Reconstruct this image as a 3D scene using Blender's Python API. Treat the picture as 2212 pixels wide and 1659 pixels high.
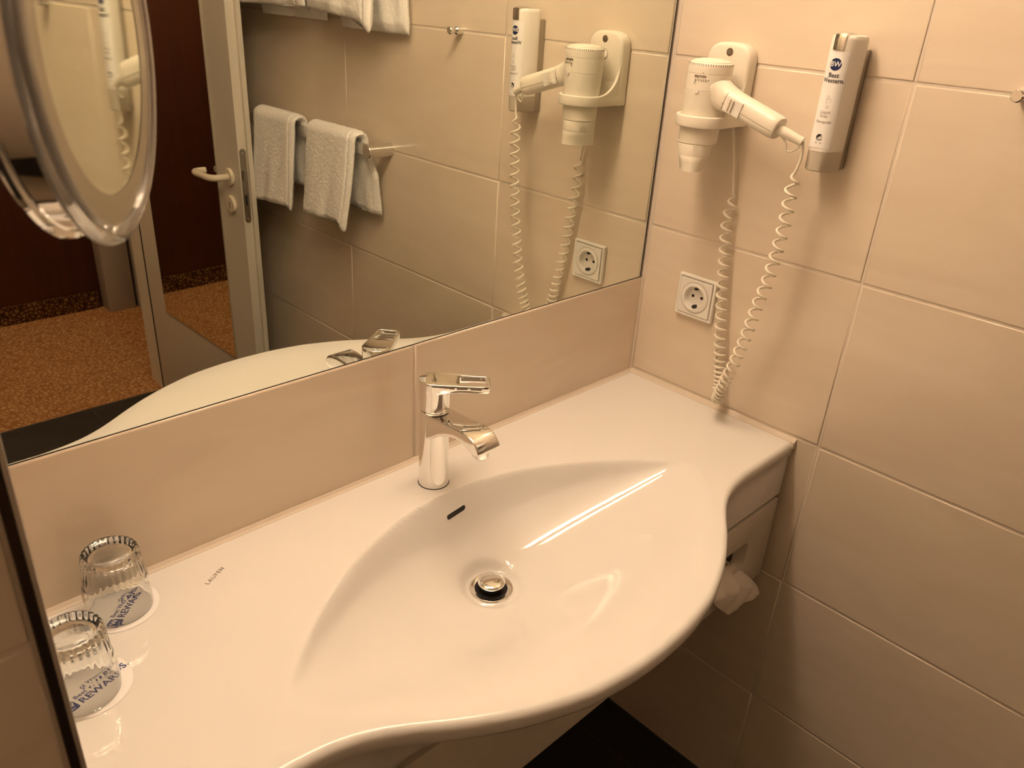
import bpy, bmesh, math, random
from mathutils import Vector, Matrix
random.seed(7)
for o in list(bpy.data.objects): bpy.data.objects.remove(o, do_unlink=True)
scene = bpy.context.scene
COL = scene.collection
PI = math.pi

# ------------------------------------------------------------------ camera
cam_d = bpy.data.cameras.new('camera'); cam = bpy.data.objects.new('camera', cam_d); COL.objects.link(cam)
_r, _u, _f = Vector((0.717698, -0.693964, 0.057655)), Vector((0.270513, 0.35414, 0.895214)), Vector((0.641664, 0.626897, -0.441892))
_c = Vector((-1.248291, -0.877449, 1.582864))
cam.matrix_world = Matrix(((_r.x, _u.x, -_f.x, _c.x), (_r.y, _u.y, -_f.y, _c.y), (_r.z, _u.z, -_f.z, _c.z), (0, 0, 0, 1)))
cam_d.sensor_width = 36.0; cam_d.lens = 27.911; cam_d.clip_start = 0.02
cam_d.dof.use_dof = True; cam_d.dof.focus_distance = 1.3; cam_d.dof.aperture_fstop = 11.0
scene.camera = cam
# ------------------------------------------------------------------ world, exposure, lamp strength
w = bpy.data.worlds.new('world'); scene.world = w; w.use_nodes = True
w.node_tree.nodes['Background'].inputs[0].default_value = (0.02, 0.015, 0.01, 1); w.node_tree.nodes['Background'].inputs[1].default_value = 1.0
vs = scene.view_settings
vs.view_transform = 'Standard'; vs.look = 'None'; vs.gamma = 1.0; vs.use_curve_mapping = False
vs.exposure = 0.0
scene.cycles.sample_clamp_indirect = 60.0      # keep the lamp's light that arrives by way of the mirror
scene.cycles.use_light_tree = False; scene.cycles.max_bounces = 9; scene.cycles.diffuse_bounces = 4; scene.cycles.glossy_bounces = 4; scene.cycles.transmission_bounces = 8
LAMP_COL = (1.0, 0.75, 0.525); LAMP_POWER = 40.5
HALL_COL = (1.0, 0.62, 0.33); HALL_POWER = 9.0  # colour and strength of the added hall fill light

# ------------------------------------------------------------------ materials
MATS = {}
def nodes_of(m):
    m.use_nodes = True
    return m.node_tree.nodes, m.node_tree.links, m.node_tree.nodes['Principled BSDF']
def mat(name, col, rough=0.4, metal=0.0, spec=0.5, trans=0.0, ior=1.45, coat=0.0, sss=0.0, emit=None, power=0.0):
    m = bpy.data.materials.new(name); n, l, b = nodes_of(m)
    b.inputs['Base Color'].default_value = (*col, 1); b.inputs['Roughness'].default_value = rough
    b.inputs['Metallic'].default_value = metal; b.inputs['Specular IOR Level'].default_value = spec
    b.inputs['Transmission Weight'].default_value = trans; b.inputs['IOR'].default_value = ior
    b.inputs['Coat Weight'].default_value = coat
    if sss: b.inputs['Subsurface Weight'].default_value = sss; b.inputs['Subsurface Radius'].default_value = (.01, .006, .003)
    if emit: b.inputs['Emission Color'].default_value = (*emit, 1); b.inputs['Emission Strength'].default_value = power
    MATS[name] = m; return m
def position(n, l, scale):
    g = n.new('ShaderNodeNewGeometry'); mp = n.new('ShaderNodeMapping'); mp.inputs['Scale'].default_value = scale
    l.new(g.outputs['Position'], mp.inputs['Vector']); return mp.outputs['Vector']
def ramp(n, l, fac, stops):
    r = n.new('ShaderNodeValToRGB'); e = r.color_ramp.elements
    e[0].position, e[0].color = stops[0][0], (*stops[0][1], 1); e[1].position, e[1].color = stops[-1][0], (*stops[-1][1], 1)
    for p, c in stops[1:-1]:
        x = e.new(p); x.color = (*c, 1)
    l.new(fac, r.inputs['Fac']); return r.outputs['Color']
def noise(n, l, vec, scale, detail=3.0, rough=0.5, dist=0.0):
    t = n.new('ShaderNodeTexNoise'); t.inputs['Scale'].default_value = scale; t.inputs['Detail'].default_value = detail
    t.inputs['Roughness'].default_value = rough; t.inputs['Distortion'].default_value = dist
    l.new(vec, t.inputs['Vector']); return t.outputs['Fac']
def bump(n, l, h, b, strength, distance):
    k = n.new('ShaderNodeBump'); k.inputs['Strength'].default_value = strength; k.inputs['Distance'].default_value = distance
    l.new(h, k.inputs['Height']); l.new(k.outputs['Normal'], b.inputs['Normal'])

def tile_mat(name, c0, c1, rough):
    m = bpy.data.materials.new(name); n, l, b = nodes_of(m)
    v = position(n, l, (2.2, 2.2, 9.0)); f = noise(n, l, v, 1.3, 2.0, 0.55, 1.2)
    l.new(ramp(n, l, f, [(0.3, c0), (0.72, c1)]), b.inputs['Base Color'])
    b.inputs['Roughness'].default_value = rough
    v2 = position(n, l, (1, 1, 1)); bump(n, l, noise(n, l, v2, 9.0, 1.0), b, 0.06, 0.004)
    MATS[name] = m; return m
TILE = tile_mat('wall tile glaze', (0.745, 0.635, 0.507), (0.795, 0.69, 0.56), 0.17)
GROUT = mat('beige grout', (0.74, 0.65, 0.55), 0.85)
CERAMIC = mat('white sanitary ceramic', (0.82, 0.80, 0.77), 0.04, spec=0.5)
SILICONE = mat('beige silicone', (0.72, 0.63, 0.52), 0.45)
CHROME = mat('polished chrome', (0.86, 0.85, 0.83), 0.035, 1.0)
CHROME_SOFT = mat('soft chrome', (0.80, 0.79, 0.77), 0.12, 1.0)
STEEL = mat('brushed steel', (0.42, 0.39, 0.34), 0.35, 1.0)
PROFILE_DARK = mat('dark edge profile', (0.045, 0.03, 0.02), 0.35, 0.6)  # dark tone set on the front strip of the edge profile
PROFILE = mat('light aluminium profile', (0.62, 0.58, 0.53), 0.4, 0.5)
SILVER = mat('mirror silver', (0.80, 0.82, 0.745), 0.0, 1.0)
MIRROR_EDGE = mat('mirror dark edge', (0.02, 0.018, 0.015), 0.3)
BLACK = mat('black void', (0.006, 0.005, 0.004), 0.5)
GASKET = mat('dark rubber', (0.03, 0.028, 0.025), 0.6)
PLASTIC = mat('ivory plastic', (0.86, 0.80, 0.68), 0.32)
PLASTIC_W = mat('white plastic', (0.86, 0.82, 0.75), 0.28)
SOCKET = mat('white socket plastic', (0.88, 0.85, 0.79), 0.2)
CORD = mat('ivory cord', (0.84, 0.77, 0.64), 0.38)
LABEL = mat('white label', (0.90, 0.88, 0.86), 0.4)
FROST = mat('frosted bottle plastic', (0.80, 0.72, 0.60), 0.35, trans=0.35, ior=1.2)
BLUE = mat('navy print', (0.012, 0.022, 0.10), 0.5)
BLUE2 = mat('royal blue print', (0.03, 0.05, 0.24), 0.5)
INK = mat('dark ink', (0.02, 0.017, 0.02), 0.5)
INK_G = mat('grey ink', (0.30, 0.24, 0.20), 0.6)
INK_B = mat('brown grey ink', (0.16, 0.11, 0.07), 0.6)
GLASS = mat('clear glass', (0.99, 1.0, 0.985), 0.0, trans=1.0, ior=1.42)
ACRYL = mat('clear acrylic rim', (0.96, 0.95, 0.93), 0.03, trans=0.85, ior=1.45)
FROST_RING = mat('satin mirror ring', (0.50, 0.46, 0.40), 0.22, 0.85)
PAPER = mat('white card', (0.94, 0.92, 0.91), 0.6)
BOARD = mat('white melamine', (0.66, 0.61, 0.53), 0.35)
DOOR = mat('light grey door lacquer', (0.70, 0.65, 0.56), 0.4)
FRAME = mat('grey frame paint', (0.40, 0.37, 0.34), 0.45)
HANDLE = mat('cream nylon handle', (0.80, 0.72, 0.58), 0.25)
PAINT = mat('white ceiling paint', (0.80, 0.76, 0.70), 0.9)
TISSUE = mat('tissue paper', (0.80, 0.75, 0.68), 0.9)
LAMP_BODY = mat('lamp housing', (0.75, 0.73, 0.70), 0.3, 0.6)
DIFFUSER = mat('lamp diffuser', (0.9, 0.88, 0.84), 0.4, emit=LAMP_COL, power=LAMP_POWER)
HALL_GLOW = mat('hall fill emitter', (0.9, 0.88, 0.84), 0.4, emit=HALL_COL, power=HALL_POWER * 10)  # emitter of the fill light added to the hall

def towel_mat():
    m = bpy.data.materials.new('white terry'); n, l, b = nodes_of(m)
    b.inputs['Roughness'].default_value = 0.95; b.inputs['Specular IOR Level'].default_value = 0.1
    b.inputs['Sheen Weight'].default_value = 0.3
    v = position(n, l, (1, 1, 1)); f = noise(n, l, v, 260.0, 3.0, 0.7)
    l.new(ramp(n, l, f, [(0.3, (0.89, 0.86, 0.82)), (0.65, (0.97, 0.955, 0.93))]), b.inputs['Base Color'])
    bump(n, l, f, b, 0.35, 0.003); return m
TERRY = towel_mat()
def wood_mat():
    m = bpy.data.materials.new('red brown wood veneer'); n, l, b = nodes_of(m)
    v = position(n, l, (30, 30, 1.2)); f = noise(n, l, v, 1.0, 5.0, 0.6, 0.6)
    l.new(ramp(n, l, f, [(0.25, (0.032, 0.0066, 0.0014)), (0.75, (0.055, 0.0115, 0.0025))]), b.inputs['Base Color'])
    b.inputs['Roughness'].default_value = 0.4; return m
WOOD = wood_mat()
def carpet_mat(name, scale, light, dark, mid):
    m = bpy.data.materials.new(name); n, l, b = nodes_of(m)
    v = position(n, l, (1, 1, 1))
    vo = n.new('ShaderNodeTexVoronoi'); vo.feature = 'DISTANCE_TO_EDGE'; vo.inputs['Scale'].default_value = scale
    l.new(v, vo.inputs['Vector'])
    vc = n.new('ShaderNodeTexVoronoi'); vc.inputs['Scale'].default_value = scale; l.new(v, vc.inputs['Vector'])
    sep = n.new('ShaderNodeSeparateColor'); l.new(vc.outputs['Color'], sep.inputs['Color'])
    cell = ramp(n, l, sep.outputs['Red'], [(0.0, mid), (1.0, light)])
    fac = ramp(n, l, vo.outputs['Distance'], [(0.06, (0, 0, 0)), (0.22, (1, 1, 1))])
    mx = n.new('ShaderNodeMix'); mx.data_type = 'RGBA'; l.new(fac, mx.inputs['Factor'])
    mx.inputs[6].default_value = (*dark, 1); l.new(cell, mx.inputs[7]); l.new(mx.outputs[2], b.inputs['Base Color'])
    b.inputs['Roughness'].default_value = 0.95; b.inputs['Specular IOR Level'].default_value = 0.1
    bump(n, l, noise(n, l, v, 600.0, 2.0), b, 0.5, 0.002); return m
CARPET = carpet_mat('tan pebble carpet', 56.0, (0.50, 0.31, 0.145), (0.27, 0.125, 0.05), (0.42, 0.235, 0.10))
SKIRT = carpet_mat('pebble carpet skirting', 50.0, (0.25, 0.135, 0.048), (0.04, 0.013, 0.005), (0.14, 0.066, 0.022))
def floor_mat():
    m = bpy.data.materials.new('black stone tile'); n, l, b = nodes_of(m)
    v = position(n, l, (1, 1, 1)); f = noise(n, l, v, 14.0, 5.0, 0.6)
    l.new(ramp(n, l, f, [(0.3, (0.014, 0.012, 0.011)), (0.7, (0.024, 0.021, 0.019))]), b.inputs['Base Color'])
    b.inputs['Roughness'].default_value = 0.5; return m
FLOOR = floor_mat()
FGROUT = mat('dark floor grout', (0.05, 0.045, 0.04), 0.9)

# ------------------------------------------------------------------ mesh helpers
OFF = {}
def mesh(verts, faces, smooth=None):
    me = bpy.data.meshes.new('m'); me.from_pydata([tuple(v) for v in verts], [], faces); me.update()
    bm = bmesh.new(); bm.from_mesh(me); bmesh.ops.recalc_face_normals(bm, faces=bm.faces); bm.to_mesh(me); bm.free()
    if smooth is not None: shade(me, smooth)
    return me
def shade(me, angle):
    for p in me.polygons: p.use_smooth = True
    me.set_sharp_from_angle(angle=math.radians(angle)); return me
def join(*ms):
    V, F, S = [], [], []
    for m in ms:
        k = len(V); V += [v.co.copy() for v in m.vertices]
        F += [[i + k for i in p.vertices] for p in m.polygons]; S += [p.use_smooth for p in m.polygons]
    me = bpy.data.meshes.new('m'); me.from_pydata([tuple(v) for v in V], [], F); me.update()
    for p, s in zip(me.polygons, S): p.use_smooth = s
    if any(S): me.set_sharp_from_angle(angle=math.radians(38))
    return me
def xf(me, fn):
    for v in me.vertices: v.co = Vector(fn(v.co))
    me.update(); return me
def obj(name, me, m, parent=None, **props):
    """world-coordinate mesh -> object; parts are moved into their thing's frame"""
    if parent is not None:
        off = OFF.get(parent.name, Vector((0, 0, 0)))
        if off.length: me.transform(Matrix.Translation(-off))
    me.name = name
    if m is not None and not me.materials: me.materials.append(m)
    o = bpy.data.objects.new(name, me); COL.objects.link(o)
    if parent is not None: o.parent = parent; OFF[o.name] = OFF.get(parent.name, Vector((0, 0, 0)))
    for k, v in props.items(): o[k] = v
    return o
def thing(name, label, cat, loc=(0, 0, 0), rot=None, group=None):
    e = bpy.data.objects.new(name, None); COL.objects.link(e); e.location = loc; e.empty_display_size = 0.05
    if rot: e.rotation_euler = rot
    else: OFF[e.name] = Vector(loc)
    e['label'] = label; e['category'] = cat
    if group: e['group'] = group
    return e
def struct(name, me, m, label, cat):
    return obj(name, me, m, kind='structure', label=label, category=cat)
def box(x0, x1, y0, y1, z0, z1, bev=0.0, seg=2):
    bm = bmesh.new(); bmesh.ops.create_cube(bm, size=1.0)
    for v in bm.verts:
        v.co = Vector(((x0 + x1) / 2 + v.co.x * (x1 - x0), (y0 + y1) / 2 + v.co.y * (y1 - y0), (z0 + z1) / 2 + v.co.z * (z1 - z0)))
    if bev: bmesh.ops.bevel(bm, geom=bm.edges[:], offset=bev, segments=seg, affect='EDGES', profile=0.5)
    me = bpy.data.meshes.new('m'); bm.to_mesh(me); bm.free()
    if bev: shade(me, 30)
    return me
def boxes(*a): return join(*[box(*k) for k in a])
def lathe(prof, c=(0, 0, 0), seg=48, axis=None, scale=None, ang=35):
    """prof: (r, h) from one axis end to the other; axis: unit vector (default z)"""
    V, F = [], []; n = len(prof)
    for i in range(seg):
        a = 2 * PI * i / seg
        for j, (r, h) in enumerate(prof):
            k = scale(j, a) if scale else 1.0
            V.append((r * k * math.cos(a), r * k * math.sin(a), h))
    for i in range(seg):
        i2 = (i + 1) % seg
        for j in range(n - 1):
            F.append((i * n + j, i2 * n + j, i2 * n + j + 1, i * n + j + 1))
    me = mesh(V, F)
    bm = bmesh.new(); bm.from_mesh(me); bmesh.ops.remove_doubles(bm, verts=bm.verts, dist=1e-6)
    bmesh.ops.recalc_face_normals(bm, faces=bm.faces); bm.to_mesh(me); bm.free()
    if axis is not None:
        q = Vector((0, 0, 1)).rotation_difference(Vector(axis).normalized()).to_matrix().to_4x4(); me.transform(q)
    me.transform(Matrix.Translation(Vector(c))); return shade(me, ang)
def frames(P):
    n = len(P); T = [(P[min(i + 1, n - 1)] - P[max(i - 1, 0)]).normalized() for i in range(n)]
    N = T[0].orthogonal().normalized(); out = []
    for i in range(n):
        if i: N = T[i - 1].rotation_difference(T[i]) @ N
        N = (N - T[i] * N.dot(T[i])).normalized(); out.append((T[i], N, T[i].cross(N)))
    return out
def tube(P, r, seg=12, cap=True):
    P = [Vector(p) for p in P]; R = r if isinstance(r, (list, tuple)) else [r] * len(P); V, F = [], []
    for (T, N, B), p, rr in zip(frames(P), P, R):
        for k in range(seg):
            a = 2 * PI * k / seg; V.append(p + (N * math.cos(a) + B * math.sin(a)) * rr)
    for i in range(len(P) - 1):
        for k in range(seg):
            k2 = (k + 1) % seg; F.append((i * seg + k, i * seg + k2, (i + 1) * seg + k2, (i + 1) * seg + k))
    if cap: F.append(tuple(range(seg))[::-1]); F.append(tuple((len(P) - 1) * seg + k for k in range(seg)))
    return mesh(V, F, 50)
def smooth_path(P, n=8):
    P = [Vector(p) for p in P]; out = []
    for i in range(len(P) - 1):
        p0, p1, p2, p3 = P[max(i - 1, 0)], P[i], P[i + 1], P[min(i + 2, len(P) - 1)]
        for k in range(n):
            t = k / n
            out.append(0.5 * ((2 * p1) + (p2 - p0) * t + (2 * p0 - 5 * p1 + 4 * p2 - p3) * t * t + (3 * p1 - p0 - 3 * p2 + p3) * t ** 3))
    out.append(P[-1]); return out
def loft(sections, cap=True, ang=40):
    n = len(sections[0]); V = [p for s in sections for p in s]; F = []
    for i in range(len(sections) - 1):
        for k in range(n):
            k2 = (k + 1) % n; F.append((i * n + k, i * n + k2, (i + 1) * n + k2, (i + 1) * n + k))
    if cap: F.append(tuple(range(n))[::-1]); F.append(tuple((len(sections) - 1) * n + k for k in range(n)))
    return mesh(V, F, ang)
def curve_to_mesh(cu):
    o = bpy.data.objects.new('tmp', cu); COL.objects.link(o)
    dg = bpy.context.evaluated_depsgraph_get(); dg.update()
    me = bpy.data.meshes.new_from_object(o.evaluated_get(dg)); bpy.data.objects.remove(o, do_unlink=True); bpy.data.curves.remove(cu)
    me.materials.clear(); return me
def plate(outlines, depth, bev=0.0):
    """flat 2D outlines (xy, later ones are holes) extruded to z in [0, depth]"""
    cu = bpy.data.curves.new('c', 'CURVE'); cu.dimensions = '2D'; cu.fill_mode = 'BOTH'
    cu.extrude = max(depth / 2 - bev, 0.0); cu.bevel_depth = bev; cu.bevel_resolution = 2; cu.offset = -bev
    for ol in outlines:
        s = cu.splines.new('POLY'); s.points.add(len(ol) - 1); s.use_cyclic_u = True
        for p, q in zip(s.points, ol): p.co = (q[0], q[1], 0, 1)
    me = curve_to_mesh(cu); me.transform(Matrix.Translation((0, 0, depth / 2)))
    bm = bmesh.new(); bm.from_mesh(me); bmesh.ops.remove_doubles(bm, verts=bm.verts, dist=1e-6); bm.to_mesh(me); bm.free()
    return shade(me, 35)
def text(body, size, depth=0.00012, align='CENTER', spacing=1.0, shear=0.0, offset=0.0):
    cu = bpy.data.curves.new('t', 'FONT'); cu.body = body; cu.size = size; cu.align_x = align; cu.align_y = 'CENTER'
    cu.extrude = depth; cu.space_character = spacing; cu.shear = shear; cu.offset = offset; cu.resolution_u = 3
    return curve_to_mesh(cu)
def circle(r, n=48, c=(0, 0), a0=0.0, a1=2 * PI):
    full = abs(a1 - a0 - 2 * PI) < 1e-6
    return [(c[0] + r * math.cos(a0 + (a1 - a0) * i / (n if full else n - 1)), c[1] + r * math.sin(a0 + (a1 - a0) * i / (n if full else n - 1))) for i in range(n)]
def rrect(w_, h_, r, n=6, c=(0, 0)):
    out = []
    for sx, sy, a in ((1, 1, 0), (-1, 1, PI / 2), (-1, -1, PI), (1, -1, 3 * PI / 2)):
        for i in range(n + 1):
            t = a + (PI / 2) * i / n
            out.append((c[0] + sx * (w_ / 2 - r) + r * math.cos(t), c[1] + sy * (h_ / 2 - r) + r * math.sin(t)))
    return out
def lerp(a, b, t): return a + (b - a) * t
def pchip(xs, ys, x):
    if x <= xs[0]: return ys[0]
    if x >= xs[-1]: return ys[-1]
    n = len(xs); d = [(ys[i + 1] - ys[i]) / (xs[i + 1] - xs[i]) for i in range(n - 1)]
    m = [d[0]] + [0 if d[i - 1] * d[i] <= 0 else 2 * d[i - 1] * d[i] / (d[i - 1] + d[i]) for i in range(1, n - 1)] + [d[-1]]
    i = max(k for k in range(n - 1) if xs[k] <= x); h = xs[i + 1] - xs[i]; t = (x - xs[i]) / h
    return ((2 * t ** 3 - 3 * t * t + 1) * ys[i] + (t ** 3 - 2 * t * t + t) * h * m[i] + (-2 * t ** 3 + 3 * t * t) * ys[i + 1] + (t ** 3 - t * t) * h * m[i + 1])
def sstep(a, b, x):
    t = min(max((x - a) / (b - a), 0), 1); return t * t * (3 - 2 * t)

# ------------------------------------------------------------------ room shell
ZC = 0.892            # washbasin deck height
YD = -2.22            # bathroom side of the wall opposite the mirror
J = 0.004             # tile joint
w_right = struct('wall_right', box(0.0015, 0.12, -2.35, 0.11, 0, 2.45), GROUT, 'right tiled wall with hair dryer, soap dispenser and towel rail', 'wall')
w_back = struct('wall_back', boxes((-1.19, 0.0015, 0.0105, 0.11, 0, 2.45), (-1.19, 0.0015, 0.0022, 0.0105, 0, 1.0938)), GROUT, 'back wall behind the washbasin and the large mirror', 'wall')
w_left = struct('wall_left', box(-2.1, -1.1815, -0.4135, 0.11, 0, 2.45), GROUT, 'tiled partition on the left of the washbasin niche', 'wall')
struct('wall_far_left', box(-2.2, -2.1, -2.35, 0.11, 0, 2.45), TILE, 'far left bathroom wall behind the partition', 'wall')
struct('wall_door_side', boxes((-2.1, -0.99, YD - 0.12, YD, 0, 2.45), (-0.99, -0.145, YD - 0.12, YD, 2.06, 2.45), (-0.145, 0.0015, YD - 0.12, YD, 0, 2.45)), TILE, 'tiled wall with the doorway, opposite the mirror', 'wall')
struct('ceiling', box(-2.2, 0.2, -3.5, 0.11, 2.45, 2.55), PAINT, 'plain white ceiling over bathroom and hall', 'ceiling')
floor = struct('floor', box(-2.1, 0.0015, YD - 0.005, 0.0015, -0.1, -0.0012), FGROUT, 'black tiled bathroom floor', 'floor')
struct('floor_hall', box(-2.2, 0.2, -3.5, YD - 0.005, -0.1, 0.0), CARPET, 'tan pebble patterned hall carpet beyond the doorway', 'floor')
struct('wall_hall', box(-2.2, 0.2, -3.42, -3.315, 0, 2.45), WOOD, 'red brown wood panelled hall wall seen through the doorway', 'wall')
struct('baseboard_hall', box(-2.2, -0.035, -3.315, -3.303, 0, 0.09), SKIRT, 'pebble patterned carpet skirting along the wood wall', 'skirting')
struct('wall_hall_end', box(0.128, 0.22, -3.5, -2.34, 0, 2.45), FRAME, 'grey end wall of the hall', 'wall')
struct('trim_hall_post', box(-0.018, 0.112, -3.315, -3.212, 0, 2.2, 0.003), FRAME, 'grey square post at the end of the wood hall wall', 'post')

TM = {}
def tile_mesh(w_, h_, bev=0.0020):
    key = (round(w_, 4), round(h_, 4), bev)
    if key not in TM:
        bm = bmesh.new(); bmesh.ops.create_cube(bm, size=1.0)
        for v in bm.verts: v.co = Vector((v.co.x * w_, v.co.y * h_, (v.co.z - 0.5) * 0.008))
        ed = [e for e in bm.edges if all(v.co.z > -0.001 for v in e.verts)]
        bmesh.ops.bevel(bm, geom=ed, offset=bev, segments=3, affect='EDGES', profile=0.5)
        for f_ in bm.faces: f_.smooth = f_.calc_area() < 0.004
        me = bpy.data.meshes.new('tile'); bm.to_mesh(me); bm.free(); me.materials.append(TILE); TM[key] = me
    return TM[key]
def put_tile(parent, a0, a1, b0, b1, face, bev=0.0020):
    """face: function (a, b) -> location; second: rotation matrix columns"""
    w_, h_ = a1 - a0 - J, b1 - b0 - J
    if w_ < 0.004 or h_ < 0.004: return
    loc, rot = face((a0 + a1) / 2, (b0 + b1) / 2)
    o = bpy.data.objects.new('tile', tile_mesh(w_, h_, bev)); COL.objects.link(o); o.parent = parent
    o.matrix_local = Matrix.Translation(loc) @ rot
def rotm(X, Y, Z): return Matrix(((X[0], Y[0], Z[0], 0), (X[1], Y[1], Z[1], 0), (X[2], Y[2], Z[2], 0), (0, 0, 0, 1)))
R_RIGHT = rotm((0, -1, 0), (0, 0, 1), (-1, 0, 0)); R_BACK = rotm((1, 0, 0), (0, 0, 1), (0, -1, 0)); R_LEFT = rotm((0, 1, 0), (0, 0, 1), (1, 0, 0))
rows = [k * 0.3 for k in range(9)] + [2.45]
cols = [0.002, 0.4166, 1.0176, 1.6186, 2.2196]
for i in range(4):
    for j in range(9):
        put_tile(w_right, cols[i], cols[i + 1], rows[j], rows[j + 1], lambda a, b: (Vector((0, -a, b)), R_RIGHT))
for a0, a1 in ((-1.178, -0.5665), (-0.5665, -0.0005)):
    put_tile(w_back, a0, a1, 0.893, 1.0965, lambda a, b: (Vector((a, 0, b)), R_BACK), 0.0026)
for a0, a1 in ((-2.1, -1.79), (-1.79, -1.1875)):
    for j in range(8):
        put_tile(w_left, a0, a1, rows[j], rows[j + 1], lambda a, b: (Vector((a, -0.415, b)), R_BACK))
for j in range(3, 8):
    put_tile(w_left, -0.405, 0.0005, rows[j], rows[j + 1], lambda a, b: (Vector((-1.18, a, b)), R_LEFT))
FM = {}
for i in range(7):
    for j in range(8):
        x1, x0 = -0.117 - (i - 1) * 0.333, -0.117 - i * 0.333; y1, y0 = -0.298 - (j - 1) * 0.333, -0.298 - j * 0.333
        x1, y1, x0, y0 = min(x1, -0.001), min(y1, -0.001), max(x0, -2.1), max(y0, YD)
        if x1 - x0 < 0.01 or y1 - y0 < 0.01: continue
        key = (round(x1 - x0, 3), round(y1 - y0, 3))
        if key not in FM:
            a, b = (x1 - x0 - 0.003) / 2, (y1 - y0 - 0.003) / 2
            FM[key] = box(-a, a, -b, b, -0.008, 0, 0.001, 1); FM[key].name = 'floor tile'; FM[key].materials.append(FLOOR)
        o = bpy.data.objects.new('floor_tile', FM[key]); COL.objects.link(o); o.parent = floor; o.location = ((x0 + x1) / 2, (y0 + y1) / 2, 0)
# edge profile of the partition
t = obj('trim_1', box(-1.1868, -1.1812, -0.4175, -0.405, 0, 2.45, 0.0006, 1), PROFILE_DARK, kind='structure', label='dark and light metal edge strip on the partition corner', category='edge strip')
obj('light_edge', box(-1.1812, -1.1775, -0.4175, -0.405, 0, 2.45, 0.0012, 2), PROFILE, t)

# doorway frame
tf = obj('trim_2', boxes((-0.157, -0.145, YD - 0.125, YD + 0.005, 0, 2.06), (-0.99, -0.145, YD - 0.125, YD + 0.005, 2.05, 2.062), (-0.992, -0.98, YD - 0.125, YD + 0.005, 0, 2.06)), DOOR, kind='structure', label='light grey door frame lining around the doorway', category='door frame')
obj('seal', box(-0.162, -0.157, YD - 0.002, YD + 0.005, 0, 2.05), GASKET, tf)
obj('threshold', box(-0.98, -0.157, YD - 0.008, YD, -0.002, 0.003), STEEL, tf)

# ------------------------------------------------------------------ open door with tall mirror
L = 0.83
door = bpy.data.objects.new('door_1', None); COL.objects.link(door); door.location = (-0.160, YD + 0.006, 0); door.rotation_euler = (0, 0, math.atan2(0.83, 0.018))
door['kind'] = 'structure'; door['label'] = 'open light grey door with tall mirror, cream handle and lock'; door['category'] = 'door'
leaf = plate([[(0.0, 0), (L, 0), (L, -0.026), (L + 0.012, -0.026), (L + 0.012, -0.040), (0.0, -0.040)]], 2.04, 0.0012)
leaf.transform(Matrix.Translation((0, 0, 0.008))); obj('leaf', leaf, DOOR, door)
mp = plate([rrect(0.546, 1.48, 0.006)], 0.004); xf(mp, lambda v: (0.414 + v.x, v.z, 1.137 + v.y)); obj('door_mirror', mp, SILVER, door)
def rosette(x, z, y=0.0, s=1): return lathe([(0, 0), (0.026, 0), (0.0265, 0.006), (0.025, 0.009), (0, 0.0095)], (x, y, z), 32, (0, s, 0))
HX, HZ = 0.768, 1.031
def lever(s):
    y0 = 0 if s > 0 else -0.040
    P = smooth_path([(HX, y0 + s * 0.006, HZ), (HX, y0 + s * 0.036, HZ), (HX - 0.006, y0 + s * 0.052, HZ), (HX - 0.026, y0 + s * 0.061, HZ), (HX - 0.070, y0 + s * 0.062, HZ), (HX - 0.098, y0 + s * 0.062, HZ), (HX - 0.116, y0 + s * 0.055, HZ), (HX - 0.121, y0 + s * 0.040, HZ), (HX - 0.121, y0 + s * 0.020, HZ)], 6)
    return tube(P, 0.0100, 16)
for s in (1, -1):
    h = obj('door_handle', lever(s), HANDLE, door); obj('rosette', rosette(HX, HZ, 0 if s > 0 else -0.040, s), HANDLE, h)
k = obj('keyhole_rosette', rosette(HX - 0.003, 0.947), HANDLE, door)
ks = join(lathe([(0, 0), (0.0035, 0), (0.0035, 0.0006), (0, 0.0006)], (HX - 0.003, 0.0094, 0.951), 16, (0, 1, 0)), box(HX - 0.0045, HX - 0.0015, 0.0094, 0.0100, 0.935, 0.950)); obj('keyhole', ks, INK_B, k)
fp = plate([rrect(0.020, 0.222, 0.0099, 8)], 0.0015); xf(fp, lambda v: (L + v.z, -0.0135 + v.x, 1.012 + v.y)); lk = obj('lock_faceplate', fp, STEEL, door)
obj('latch', box(L, L + 0.009, -0.0185, -0.0075, 1.032, 1.062, 0.001, 1), STEEL, lk)
obj('deadbolt', box(L, L + 0.0022, -0.0165, -0.0095, 0.955, 0.985), GASKET, lk)
for z in (1.111, 0.913): obj('screw', lathe([(0, 0), (0.0035, 0), (0.003, 0.001), (0, 0.001)], (L + 0.0014, -0.0135, z), 12, (1, 0, 0)), CHROME_SOFT, lk)

# ------------------------------------------------------------------ large wall mirror
YM = 0.0037
wm = obj('wall_mirror', box(-1.174, -0.0060, YM, YM + 0.006, 1.0956, 2.12), SILVER, label='large frameless rectangular wall mirror above the washbasin splash tiles', category='mirror')
obj('mirror_edge', boxes((-1.176, -0.0040, YM - 0.0003, YM + 0.006, 1.0946, 1.0959), (-0.0062, -0.0040, YM - 0.0003, YM + 0.006, 1.0957, 2.122), (-1.176, -1.1738, YM - 0.0003, YM + 0.006, 1.0957, 2.122)), MIRROR_EDGE, wm)
lamp = thing('mirror_lamp', 'long horizontal tube lamp mounted above the wall mirror', 'lamp', (-0.59, 0.0105, 2.205))
obj('housing', box(-1.07, -0.25, -0.040, 0.0105, 2.165, 2.245, 0.004), LAMP_BODY, lamp)
dp = [Vector((-1.06, -0.080, 2.205)), Vector((-0.26, -0.080, 2.205))]
obj('diffuser', tube(dp, 0.039, 32), DIFFUSER, lamp)
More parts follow.
